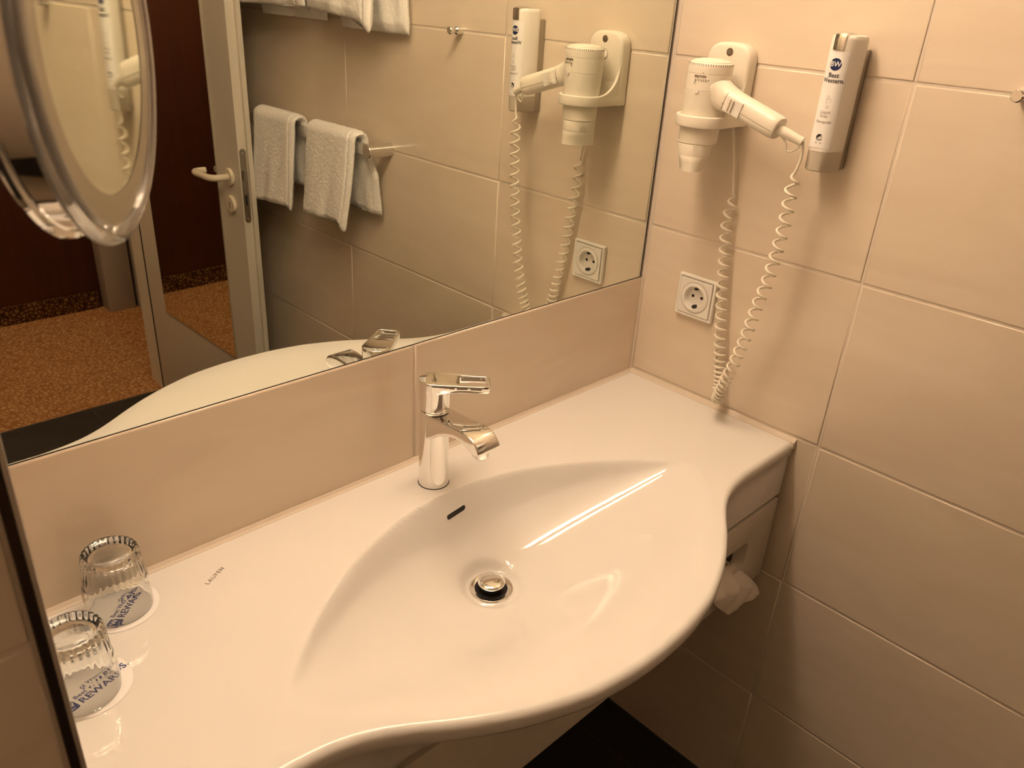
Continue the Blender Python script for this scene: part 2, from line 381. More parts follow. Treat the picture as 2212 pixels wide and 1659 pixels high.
obj('end_cap', lathe([(0, 0), (0.042, 0), (0.042, 0.012), (0, 0.012)], (-1.07, -0.080, 2.205), 24, (1, 0, 0)), LAMP_BODY, lamp)
obj('end_cap', lathe([(0, 0), (0.042, 0), (0.042, 0.012), (0, 0.012)], (-0.262, -0.080, 2.205), 24, (1, 0, 0)), LAMP_BODY, lamp)
hl = thing('hall_fill_light', 'unseen round fill light added under the hall ceiling', 'lamp', (-0.85, -2.62, 2.45))
obj('glass', lathe([(0, -0.05), (0.10, -0.045), (0.14, -0.02), (0.15, 0)], (-0.85, -2.62, 2.45), 32), HALL_GLOW, hl)  # added out of view to brighten the carpet and hall beyond the doorway

# ------------------------------------------------------------------ washbasin
CX = -0.590
FXS = [0.0, 0.04, 0.11, 0.165, 0.206, 0.257, 0.298, 0.328, 0.36, 0.39, 0.43, 0.62]
FYS = [-0.5225, -0.521, -0.511, -0.493, -0.475, -0.446, -0.4185, -0.4005, -0.387, -0.380, -0.376, -0.375]
def yfront(x): return pchip(FXS, FYS, abs(x - CX))
DRAIN = Vector((-0.586, -0.214, 0.0)); DZ = 0.7762
def bowl_depth(x, y):
    dx = abs(x - CX); A = 0.378
    if dx >= A: return 0.0
    q = 1 - (dx / A) ** 2
    yb = -0.300 + 0.195 * q ** 0.95; yf = -0.300 - 0.200 * q ** 0.72
    t = (y - yb) / (yf - yb)
    if t <= 0 or t >= 1: return 0.0
    D = 0.1150 * (1 - (dx / A) ** 1.5) * (1 - math.exp(-q * 5)); t0 = 0.31
    if t < t0: k = math.sqrt(1 - (1 - t / t0) ** 2) * sstep(0, 0.062, t) ** 0.6
    else: k = 0.5 + 0.5 * math.cos(PI * ((t - t0) / (1 - t0)) ** 1.1)
    return D * k
def deck_z(x, y):
    z = ZC - bowl_depth(x, y)
    r = math.hypot(x - DRAIN.x, y - DRAIN.y)
    return lerp(DZ, z, sstep(0.034, 0.052, r))
def basin_mesh():
    NX, NY = 300, 150; xl, xr, yb = -1.176, -0.006, -0.0045
    V, F = [], []; rows_n = None
    xs = [lerp(xl, xr, i / NX) for i in range(NX + 1)]
    xs = [xl, xl + 0.0012, xl + 0.004] + xs[2:-2] + [xr - 0.004, xr - 0.0012, xr]
    for x in xs:
        yf = yfront(x); r = 0.0105; row = []
        e = min(x - xl, xr - x); er = 0.004; drop = er - math.sqrt(max(er * er - max(er - e, 0) ** 2, 0))
        row.append((yb, 0.783)); row.append((yb, ZC - 0.004)); row.append((yb - 0.0012, ZC - 0.0012))
        for j in range(NY + 1):
            y = lerp(yb - 0.004, yf + r, j / NY); row.append((y, deck_z(x, y)))
        for k in range(1, 9):
            a = PI / 2 * k / 8; row.append((yf + r - r * math.sin(a), ZC - r + r * math.cos(a)))
        row.append((yf + 0.0005, ZC - 0.021)); row.append((yf + 0.004, ZC - 0.027))
        for k in (0.25, 0.5, 0.75, 1.0): row.append((lerp(min(yf + 0.004, -0.372), -0.372, k ** 0.8), lerp(ZC - 0.027, 0.783, k)))
        row.append((-0.30, 0.770 if abs(x - CX) < 0.40 else 0.783)); row.append((-0.12, 0.770 if abs(x - CX) < 0.40 else 0.783))
        rows_n = len(row)
        V += [(x, y, z - (drop if z > 0.85 else 0)) for y, z in row]
    for i in range(len(xs) - 1):
        for j in range(rows_n):
            j2 = (j + 1) % rows_n
            F.append((i * rows_n + j, (i + 1) * rows_n + j, (i + 1) * rows_n + j2, i * rows_n + j2))
    F.append(tuple(range(rows_n))); F.append(tuple((len(xs) - 1) * rows_n + k for k in range(rows_n))[::-1])
    return mesh(V, F, 50)
basin = thing('washbasin', 'wide white ceramic washbasin with curved front and oval bowl', 'washbasin', (CX, -0.005, 0.783))
obj('bowl', basin_mesh(), CERAMIC, basin)
def bead(path_a, path_b):
    """concave joint strip between two polylines"""
    V, F = [], []
    for a, b, c in path_a: V.append((a, b, c))
    for a, b, c in path_b: V.append((a, b, c))
    n = len(path_a)
    for i in range(n - 1): F.append((i, i + 1, n + i + 1, n + i))
    return mesh(V, F)
def prism_strip(p0, p1, sec):
    V = [Vector(p0) + Vector(s) for s in sec] + [Vector(p1) + Vector(s) for s in sec]; n = len(sec)
    F = [(i, (i + 1) % n, n + (i + 1) % n, n + i) for i in range(n)] + [tuple(range(n)), tuple(range(n, 2 * n))]
    return mesh(V, F)
sj = join(prism_strip((-1.176, 0, ZC), (-0.001, 0, ZC), [(0, 0.0015, -0.003), (0, -0.0085, -0.003), (0, -0.0085, 0.0004), (0, -0.004, 0.0016), (0, -0.0008, 0.005), (0, 0.0015, 0.005)]),
          prism_strip((0, 0.0, ZC), (0, -0.377, ZC), [(0.0015, 0, -0.012), (-0.0095, 0, -0.012), (-0.0095, 0, 0.0004), (-0.005, 0, 0.0016), (-0.0008, 0, 0.0055), (0.0015, 0, 0.0055)]),
          prism_strip((0, 0.0, 1.0915), (0, 0.0, ZC), [(0.0015, 0.0015, 0), (-0.0035, 0.0015, 0), (-0.0035, -0.0003, 0), (-0.0003, -0.003, 0), (0.0015, -0.003, 0)]))
obj('silicone_joint', sj, SILICONE, basin)
# overflow slot on the steep back wall of the bowl
def on_bowl(x, y, lift=0.0):
    e = 0.0008; z = deck_z(x, y)
    nx = -(deck_z(x + e, y) - deck_z(x - e, y)) / (2 * e); ny = -(deck_z(x, y + e) - deck_z(x, y - e)) / (2 * e)
    nn = Vector((nx, ny, 1)).normalized(); return Vector((x, y, z)), nn
OVX, OVY = -0.5765, -0.1182
def slot(w_, h_, lift, depth, hole=None):
    ol = [rrect(w_, h_, h_ / 2 - 0.0002, 8)] + ([rrect(*hole, hole[1] / 2 - 0.0002, 8)] if hole else [])
    me = plate(ol, depth, 0.0004 if hole else 0)
    p0, n0 = on_bowl(OVX, OVY); sl = math.hypot(n0.y, n0.z); cy = abs(n0.z) / sl      # run along the slope -> plan distance
    def f_(v):
        p, nn = on_bowl(OVX + v.x, OVY + v.y * cy); return p + nn * (v.z + lift)
    return xf(me, f_)
obj('overflow_rim', slot(0.0420, 0.0135, -0.0006, 0.0014, (0.0365, 0.0085)), CERAMIC, basin)
obj('overflow_slot', slot(0.0372, 0.0092, -0.0004, 0.0008), BLACK, basin)
dr = obj('drain_flange', lathe([(0.0335, -0.003), (0.0335, 0.0008), (0.0325, 0.0022), (0.0305, 0.0024), (0.0255, 0.0006), (0.0245, -0.003)], (DRAIN.x, DRAIN.y, DZ), 64), CHROME, basin)
obj('drain_hole', lathe([(0.0250, 0.0004), (0.0240, 0.0004), (0.0, 0.0004)], (DRAIN.x, DRAIN.y, DZ), 48), BLACK, dr)
pl = obj('drain_plug', lathe([(0.0, 0.0098), (0.0190, 0.0098), (0.0203, 0.0110), (0.0207, 0.0128), (0.0202, 0.0144), (0.015, 0.0160), (0.008, 0.0168), (0.0, 0.0170)], (DRAIN.x, DRAIN.y, DZ), 64, ang=60), CHROME, basin, label='polished chrome pop-up plug')
obj('plug_stem', lathe([(0.0185, 0.0098), (0.0170, 0.0060), (0.0165, 0.0), (0.0, 0.0)], (DRAIN.x, DRAIN.y, DZ), 48), BLACK, pl)
tx = text('LAUFEN', 0.0082, 0.00008, spacing=1.25); a = math.atan2(0.013, 0.023)
xf(tx, lambda v: (-0.9355 + v.x * math.cos(a) - v.y * math.sin(a), -0.0635 + v.x * math.sin(a) + v.y * math.cos(a), ZC + 0.0002 + v.z)); obj('lettering', tx, INK_B, basin)

# ------------------------------------------------------------------ fascia panel with tissue dispenser under the basin
vp = thing('vanity_panel', 'white panel with tissue slot under the washbasin front', 'panel', (-0.59, -0.375, 0.60))
SX, SZ = -0.150, 0.690
po = plate([[(-0.93, 0.600), (-0.0125, 0.600), (-0.0125, 0.7755), (-0.93, 0.7755)], rrect(0.105, 0.058, 0.012, 6, (SX, SZ))], 0.018, 0.0012)
xf(po, lambda v: (v.x, -0.3755 + v.z, v.y)); obj('front_board', po, BOARD, vp)
obj('bottom_board', box(-0.93, -0.0125, -0.357, -0.05, 0.600, 0.616), BOARD, vp)
cup = loft([[Vector((SX + p[0] * k, -0.3755 + d, SZ + p[1] * k)) for p in rrect(0.105, 0.058, 0.012, 6)] for k, d in ((1.0, 0.0012), (0.97, 0.006), (0.86, 0.012), (0.80, 0.02))], cap=False); obj('slot_recess', cup, BOARD, vp)
obj('slot_opening', box(SX - 0.046, SX + 0.046, -0.356, -0.354, SZ - 0.026, SZ + 0.026), BLACK, vp)
obj('tissue_clip', tube(smooth_path([(SX - 0.02, -0.366, SZ + 0.02), (SX, -0.364, SZ + 0.004), (SX + 0.02, -0.366, SZ - 0.012)], 5), 0.003, 8), STEEL, vp)
def tissue_mesh():
    NU, NV = 26, 22; V, F = [], []
    A = [(-0.195, 0.690), (-0.112, 0.672)]; B = [(-0.232, 0.670), (-0.066, 0.614)]; tip = [(-0.214, 0.648), (-0.157, 0.594), (-0.060, 0.586)]
    for j in range(NV + 1):
        v = j / NV
        for i in range(NU + 1):
            u = i / NU
            if v < 0.5:
                t_ = v / 0.5; x = lerp(lerp(A[0][0], A[1][0], u), lerp(B[0][0], B[1][0], u), t_); z = lerp(lerp(A[0][1], A[1][1], u), lerp(B[0][1], B[1][1], u), t_)
            else:
                t_ = (v - 0.5) / 0.5; q = u * 2
                p = (lerp(tip[0][0], tip[1][0], q), lerp(tip[0][1], tip[1][1], q)) if q < 1 else (lerp(tip[1][0], tip[2][0], q - 1), lerp(tip[1][1], tip[2][1], q - 1))
                x = lerp(lerp(B[0][0], B[1][0], u), p[0], t_); z = lerp(lerp(B[0][1], B[1][1], u), p[1], t_)
            fold = abs(((u * 3.2 + v * 0.9) % 1) - 0.5) * 2
            y = -0.362 - 0.034 * sstep(0, 0.45, v) + 0.004 * v - 0.010 * fold * sstep(0, 0.3, v) + 0.004 * math.sin(u * 17 + v * 9) * v
            V.append((x, y, z))
    for j in range(NV):
        for i in range(NU): F.append((j * (NU + 1) + i, j * (NU + 1) + i + 1, (j + 1) * (NU + 1) + i + 1, (j + 1) * (NU + 1) + i))
    return mesh(V, F, 60)
ts = obj('tissue', tissue_mesh(), TISSUE, label='crumpled white paper tissue pulled from the slot under the washbasin', category='tissue')
sm = ts.modifiers.new('thick', 'SOLIDIFY'); sm.thickness = 0.0006

# ------------------------------------------------------------------ mixer tap
FX, FY = -0.582, -0.069
tap = thing('basin_tap', 'chrome single lever mixer tap with looped lever', 'tap', (FX, FY, ZC))
obj('body', lathe([(0, 0), (0.0235, 0), (0.0238, 0.001), (0.0236, 0.004), (0.0228, 0.03), (0.0222, 0.08), (0.0222, 0.124), (0.0216, 0.1285), (0.0205, 0.1295), (0, 0.1295)], (FX, FY, ZC), 64), CHROME, tap)
obj('base_gasket', lathe([(0.0236, 0.0), (0.0243, 0.0), (0.0243, 0.0009), (0.0236, 0.0012)], (FX, FY, ZC), 64), GASKET, tap)
obj('collar', lathe([(0.0206, 0.127), (0.0206, 0.1325), (0.0, 0.1325)], (FX, FY, ZC), 48), GASKET, tap)
def spout():
    S = []
    #      y off, half w, z top, z bottom
    prof = [(0.005, 0.0205, 1.0190, 0.9700), (-0.010, 0.0215, 1.0195, 0.9790), (-0.022, 0.0217, 1.0200, 0.9860), (-0.034, 0.0213, 1.0210, 0.9945), (-0.050, 0.0208, 1.0222, 1.0020), (-0.070, 0.0206, 1.0240, 1.0070), (-0.085, 0.0207, 1.0250, 1.0060), (-0.096, 0.0209, 1.0246, 1.0020), (-0.106, 0.0211, 1.0225, 0.9985), (-0.113, 0.0212, 1.0185, 0.9985), (-0.1185, 0.0212, 1.0120, 1.0005), (-0.1205, 0.0210, 1.0065, 1.0015)]
    for dy, hw, zt, zb in prof:
        r = min(0.005, (zt - zb) / 2.3); sec = []
        for sx, sz, a0 in ((1, 1, 0), (-1, 1, PI / 2), (-1, -1, PI), (1, -1, 3 * PI / 2)):
            rr = r * (0.5 if sz > 0 else 1.0)
            for i in range(5):
                t_ = a0 + PI / 2 * i / 4
                sec.append(Vector((FX + sx * (hw - rr) + rr * math.cos(t_), FY + dy, (zt - rr if sz > 0 else zb + rr) + rr * math.sin(t_))))
        S.append(sec)
    return loft(S, ang=45)
sp = obj('spout', spout(), CHROME, tap)
obj('aerator', lathe([(0, -0.013), (0.0105, -0.013), (0.0118, -0.0115), (0.0118, -0.004), (0.0125, -0.003), (0.0125, 0.002), (0, 0.002)], (FX, FY - 0.104, 1.0000), 32), CHROME_SOFT, sp)
LA = math.atan2(-0.047, 0.057)
def lever_mesh():
    R = 0.0232; ol = circle(R, 30, a0=PI * 0.5 + 0.15, a1=PI * 1.5 - 0.15); hw = 0.0192
    right = [(0.030, -0.0212), (0.050, -0.0202), (0.070, -0.0196), (0.0765, -0.0186), (0.0795, -0.016), (0.0805, -0.010), (0.0808, 0.0)]
    ol = ol + [(0.006, -0.0229)] + right + [(x, -y) for x, y in right[-2::-1]] + [(0.006, 0.0229)]
    hole = rrect(0.0410, 0.0318, 0.003, 4, (0.0565, 0.0))
    me = plate([ol, hole], 0.0150, 0.0008)
    bm = bmesh.new(); bm.from_mesh(me)
    bmesh.ops.triangulate(bm, faces=[f_ for f_ in bm.faces if len(f_.verts) > 4]); bmesh.ops.subdivide_edges(bm, edges=[e for e in bm.edges if e.calc_length() > 0.012], cuts=2, use_grid_fill=False)
    bm.to_mesh(me); bm.free(); shade(me, 40)
    def f_(v):
        u = v.x; top = v.z / 0.0150
        thick = lerp(0.0180, 0.0110, sstep(-0.03, 0.05, u)) - 0.0010 * math.sin(min(max(u / 0.08, 0), 1) * PI)
        return (FX + u * math.cos(LA) - v.y * math.sin(LA), FY + u * math.sin(LA) + v.y * math.cos(LA), lerp(1.0718, 1.0668, sstep(-0.03, 0.08, u)) - (1 - top) * thick)
    return xf(me, f_)
lv = obj('lever', lever_mesh(), CHROME, tap)
obj('lever_head', lathe([(0, 1.0228), (0.0212, 1.0228), (0.0226, 1.0262), (0.0230, 1.033), (0.0230, 1.060), (0, 1.060)], (FX, FY, 0), 64), CHROME, tap)
obj('temperature_dot', lathe([(0, 0), (0.0016, 0), (0.0014, 0.0005), (0, 0.0006)], (FX + 0.0005, FY - 0.0219, 0.985), 12, (0, -1, 0)), INK, tap)

# ------------------------------------------------------------------ tumblers on cards
def tumbler(cx, cy, label):
    g = thing('drinking_glass', label, 'glass', (cx, cy, ZC + 0.0012), group='upturned tumblers on cards')
    prof = [(0.0340, 0.0006), (0.0355, 0.0), (0.0368, 0.0008), (0.0372, 0.004), (0.0368, 0.034), (0.0362, 0.038), (0.0345, 0.0415), (0.0340, 0.0445), (0.0334, 0.051), (0.0325, 0.062), (0.0318, 0.072), (0.0312, 0.0785), (0.0300, 0.0820), (0.0280, 0.0836), (0.0262, 0.0832), (0.0245, 0.0810), (0.012, 0.0800), (0.0, 0.0798)]
    inner = [(0.0, 0.0725), (0.018, 0.0722), (0.0255, 0.0700), (0.0283, 0.065), (0.0296, 0.054), (0.0308, 0.042), (0.0328, 0.036), (0.0338, 0.004), (0.0340, 0.0006)]
    flute = {8: 0.3, 9: 0.8, 10: 1.0, 11: 1.0, 12: 1.0, 13: 0.6, 14: 0.2}
    sc = lambda j, a: 1.0 + 0.020 * flute.get(j, 0.0) * math.cos(28 * a)
    me = lathe(prof, (cx, cy, ZC + 0.0012), 168, scale=sc, ang=70); mi = lathe(inner, (cx, cy, ZC + 0.0012), 168, ang=70)
    m2 = join(me, mi); bm = bmesh.new(); bm.from_mesh(m2); bmesh.ops.remove_doubles(bm, verts=bm.verts, dist=2e-5); bmesh.ops.recalc_face_normals(bm, faces=bm.faces); bm.to_mesh(m2); bm.free(); shade(m2, 75)
    obj('tumbler', m2, GLASS, g); return g
def card(cx, cy, ang, label, R=0.0445):
    c = thing('glass_card', label, 'card', (cx, cy, ZC), group='printed cards under the tumblers')
    obj('disc', lathe([(0, 0.0002), (R - 0.001, 0.0002), (R, 0.0006), (R - 0.001, 0.0010), (R - 0.004, 0.0008), (0, 0.0008)], (cx, cy, ZC), 96), PAPER, c)
    def place(me, ox, oy): return xf(me, lambda v: (cx + (v.x + ox) * math.cos(ang) - (v.y + oy) * math.sin(ang), cy + (v.x + ox) * math.sin(ang) + (v.y + oy) * math.cos(ang), ZC + 0.00088 + max(v.z, 0)))
    obj('logo_square', place(plate([rrect(0.0165, 0.0150, 0.003)], 0.00008), -0.0265, -0.006), BLUE2, c)
    obj('logo_letters', place(text('BW', 0.0088, 0.0002, offset=0.0002), -0.0265, -0.0045), PAPER, c)
    obj('logo_rule', place(box(-0.004, 0.004, -0.0003, 0.0003, 0, 0.0002), -0.0265, -0.0105), PAPER, c)
    obj('small_print', place(text('Best Western', 0.0078, 0.0001, 'LEFT', offset=0.00008), -0.0155, 0.0015), BLUE2, c)
    obj('large_print', place(text('REWARDS.', 0.0122, 0.0001, 'LEFT', offset=0.00025), -0.0155, -0.0080), BLUE2, c)
    return c
card(-1.0465, -0.0445, math.radians(46), 'round white card with blue print under the rear tumbler by the splash tile')
card(-1.117, -0.146, math.radians(20), 'round white card with blue print under the front tumbler')
tumbler(-1.0455, -0.0445, 'upturned clear fluted glass tumbler nearest the splash tile')
tumbler(-1.1215, -0.1480, 'upturned clear fluted glass tumbler at the left edge, nearer the viewer')

# ------------------------------------------------------------------ hair dryer and holder
PY, PW = -0.1255, 0.0405
hold = thing('hair_dryer_holder', 'ivory plastic hair dryer wall holder with ring', 'holder', (0, PY, 1.405))
def holder_outline():
    z0, z1 = 1.405, 1.531; pts = [(-PW, z0), (PW, z0)]
    for i in range(25):
        a = PI * i / 24; c_, s_ = math.cos(a), math.sin(a)
        pts.append((PW * (abs(c_) ** 0.62) * (1 if c_ >= 0 else -1), z1 - 0.034 + 0.034 * (abs(s_) ** 0.72)))
    return pts
hp = plate([holder_outline()], 0.027, 0.006); xf(hp, lambda v: (-v.z, PY + v.x, v.y)); obj('back_plate', hp, PLASTIC, hold)
AX = Vector((-0.0795, -0.1275))
ro = [(-0.003, PY + 0.0405), (AX.x, AX.y + 0.0415)] + circle(0.0415, 33, AX, PI / 2, 3 * PI / 2)[1:-1] + [(AX.x, AX.y - 0.0415), (-0.003, PY - 0.0405)]
rg = plate([ro, circle(0.0342, 40, AX)], 0.018, 0.002); xf(rg, lambda v: (v.x, v.y, 1.405 + v.z)); obj('ring', rg, PLASTIC, hold)
fil = [(-0.020, 1.418), (-0.0445, 1.4205)] + [(-0.0445 + 0.0195 * math.sin(a), 1.4205 + 0.045 * (1 - math.cos(a))) for a in [PI / 2 * k / 10 for k in range(1, 11)]] + [(-0.020, 1.4655)]
fs = [[Vector((x, PY + s * (PW - 0.002), z)) for x, z in fil] for s in (-1, 1)]; obj('web', loft(fs, ang=30), PLASTIC, hold)
for s in (-1, 1):     # side cheeks sweeping from plate to ring
    ch = [(-0.020, 1.415), (-0.078, 1.4215)] + [(-0.078 + 0.052 * math.sin(a), 1.4225 + 0.050 * (1 - math.cos(a))) for a in [PI / 2 * k / 12 for k in range(1, 13)]] + [(-0.020, 1.4725)]
    obj('cheek', loft([[Vector((x, PY + s * (PW - 0.0005 - d), z)) for x, z in ch] for d in (0.0, 0.0055)], ang=30), PLASTIC, hold)
scw = obj('screw_recess', lathe([(0, 0.0), (0.0062, 0.0), (0.0062, 0.0004), (0, 0.0004)], (-0.0270, PY - 0.002, 1.5165), 24, (-1, 0, 0)), INK_B, hold)
obj('screw', lathe([(0, 0.0), (0.0036, 0.0), (0.0032, 0.0009), (0, 0.0009)], (-0.0272, PY - 0.002, 1.5165), 20, (-1, 0, 0)), STEEL, scw)
obj('power_button', lathe([(0, 0), (0.0085, 0), (0.0088, 0.0012), (0.0075, 0.0018), (0, 0.0018)], (-0.0268, PY - 0.002, 1.491), 28, (-1, 0, 0)), PLASTIC_W, hold)
obj('button_ring', lathe([(0.0088, 0), (0.0096, 0), (0.0096, 0.0010), (0.0088, 0.0010)], (-0.0266, PY - 0.002, 1.491), 28, (-1, 0, 0)), INK_G, hold)

dry = thing('hair_dryer', 'ivory hair dryer standing in its wall holder with coiled cord', 'hair dryer', (AX.x, AX.y, 1.335))
def tilt(v):
    k = (v.z - 1.42) / 0.165
    return (v.x + 0.003 * k, v.y - 0.004 * k, v.z)
def grv(r, z, d=0.0006): return [(r, z + 0.0006), (r - d, z + 0.0002), (r - d, z - 0.0002), (r, z - 0.0006)]
bp = [(0.0, 1.508), (0.016, 1.5075), (0.027, 1.5052), (0.0300, 1.5035), (0.0305, 1.5020), (0.0335, 1.5012), (0.0347, 1.4995), (0.0350, 1.4960), (0.0350, 1.4945)] + grv(0.0350, 1.4855) + [(0.0350, 1.4620)] + grv(0.0350, 1.4605) + [(0.0345, 1.4500), (0.0335, 1.4320), (0.0330, 1.4250), (0.0325, 1.4150), (0.0322, 1.4040), (0.0312, 1.3800)]
ba = lathe([(r, z) for r, z in bp] + [(0.0, 1.3800)], (AX.x, AX.y, 0), 64); xf(ba, tilt); obj('barrel', ba, PLASTIC, dry)
MD = Vector((0.84, 0.54))
def nozzle():
    prof = [(0.0308, 0.0308, 1.3805), (0.0304, 0.0300, 1.3785), (0.0298, 0.0294, 1.3780), (0.0306, 0.0296, 1.3770), (0.0300, 0.0262, 1.3600), (0.0294, 0.0256, 1.3595), (0.0302, 0.0258, 1.3585), (0.0302, 0.0225, 1.3500), (0.0306, 0.0195, 1.3420), (0.0312, 0.0185, 1.3350), (0.0295, 0.0165, 1.3352), (0.0280, 0.0150, 1.3450)]
    S = []
    for a_, b_, z in prof:
        c = Vector((AX.x - 0.0015, AX.y + 0.002)); sec = []
        for k in range(48):
            t_ = 2 * PI * k / 48; p = c + MD * (a_ * math.cos(t_)) + Vector((-MD.y, MD.x)) * (b_ * math.sin(t_)); sec.append(Vector(tilt(Vector((p.x, p.y, z)))))
        S.append(sec)
    return loft(S, ang=40)
nz = obj('nozzle', nozzle(), PLASTIC, dry)
vsl = []
for k in range(56):
    a = 2 * PI * k / 56; m_ = box(-0.00055, 0.00055, -0.0006, 0.0014, -0.0030, 0.0004); m_.transform(Matrix.Translation((AX.x + 0.0335 * math.cos(a), AX.y + 0.0335 * math.sin(a), 1.5002)) @ Matrix.Rotation(a - PI / 2, 4, 'Z')); vsl.append(m_)
vm = join(*vsl); xf(vm, tilt); obj('vent_slots', vm, INK_G, dry)
# handle
H0, H1 = Vector((-0.0790, -0.128, 1.4655)), Vector((-0.0835, -0.2685, 1.4210)); HT = (H1 - H0).normalized()
HS = Vector((1, 0, 0)); HS = (HS - HT * HS.dot(HT)).normalized(); HU = HT.cross(HS).normalized()
if HU.z < 0: HU = -HU
HL = (H1 - H0).length
def hsec(t_, a_, b_, n=32, off=0.0):
    c = H0 + HT * (HL * t_) + HU * off; out = []
    for k in range(n):
        q = 2 * PI * k / n; cc, ss = math.cos(q), math.sin(q)
        out.append(c + HS * (b_ * abs(cc) ** 0.72 * (1 if cc >= 0 else -1)) + HU * (a_ * abs(ss) ** 0.72 * (1 if ss >= 0 else -1)))
    return out
hd = loft([hsec(0.0, 0.0270, 0.0290, off=-0.001), hsec(0.14, 0.0265, 0.0275, off=-0.001), hsec(0.18, 0.0247, 0.0240, off=-0.0005), hsec(0.215, 0.0230, 0.0218), hsec(0.26, 0.0212, 0.0202), hsec(0.33, 0.0192, 0.0190), hsec(0.42, 0.0180, 0.0175), hsec(0.7, 0.0178, 0.0172), hsec(0.93, 0.0178, 0.0170), hsec(0.985, 0.0172, 0.0164), hsec(1.0, 0.0158, 0.0150)], ang=50)
hnd = obj('handle', hd, PLASTIC, dry)
def hpt(t_, u, s): return H0 + HT * (HL * t_) + HU * u + HS * s
obj('seam', tube([hpt(t_, -0.0045, -(b + 0.00005)) for t_, b in ((0.33, 0.0192), (0.42, 0.0173), (0.7, 0.0170), (0.93, 0.0168), (0.985, 0.0162))], 0.0003, 6), INK_B, hnd)
sw = [hpt(t_, u, -s) for t_, u, s in ((0.36, -0.013, 0.0160), (0.36, 0.010, 0.0172), (0.57, 0.010, 0.0165), (0.57, -0.013, 0.0152))]
so = [p - HS * 0.0030 for p in sw]; obj('switch_slide', loft([sw, so], ang=20), PLASTIC_W, hnd)
for tt in (0.42, 0.46):
    r_ = [hpt(tt - 0.008, -0.010, -0.0185), hpt(tt - 0.008, 0.008, -0.0195), hpt(tt + 0.008, 0.008, -0.0195), hpt(tt + 0.008, -0.010, -0.0185)]
    obj('switch_rib', loft([r_, [p - HS * 0.0035 for p in r_]], ang=20), PLASTIC, hnd)
obj('hinge_line', tube([hpt(0.345, u, -s) for u, s in ((-0.014, 0.0165), (-0.006, 0.0188), (0.006, 0.0188), (0.013, 0.0162))], 0.0004, 6), INK_B, hnd)
RT = Vector((-0.0725, -0.3040, 1.4065)); R0 = H1 - HU * 0.001 - HT * 0.002
obj('strain_relief', tube([R0, lerp(R0, RT, 0.3), lerp(R0, RT, 0.6), lerp(R0, RT, 0.88), RT], [0.0082, 0.0080, 0.0074, 0.0070, 0.0074], 20), PLASTIC, hnd)
obj('hanging_loop', tube(smooth_path([lerp(R0, RT, 0.25) - HU * 0.007, lerp(R0, RT, 0.5) - HU * 0.013, lerp(R0, RT, 0.62) - HU * 0.0215, lerp(R0, RT, 0.8) - HU * 0.0195, lerp(R0, RT, 1.0) - HU * 0.008], 6), 0.0016, 8), PLASTIC, hnd)
# prints on the barrel
def on_barrel(me, a0, z0, r=0.03525):
    def f_(v):
        a = a0 + v.x / r; rr = r + max(v.z, 0)
        return tilt(Vector((AX.x + rr * math.cos(a), AX.y + rr * math.sin(a), z0 + v.y)))
    return xf(me, f_)
obj('brand_print', on_barrel(text('starmix', 0.0066, 0.0001, offset=0.0002), math.radians(189), 1.4825), INK_B, dry)
obj('brand_star', on_barrel(text('*', 0.0045, 0.0001), math.radians(196), 1.4868), INK_B, dry)
obj('model_print', on_barrel(text('airstar', 0.0072, 0.0001, spacing=1.25), math.radians(195), 1.4768), INK_B, dry)
obj('stripe_marks', on_barrel(text('///', 0.0048, 0.0001), math.radians(177), 1.4722), INK_B, dry)
obj('barrel_clip', lathe([(0, 0), (0.0035, 0), (0.0032, 0.0012), (0, 0.0015)], (AX.x - 0.0348, AX.y - 0.0055, 1.4600), 20, (-0.99, -0.15, 0)), PLASTIC_W, dry)
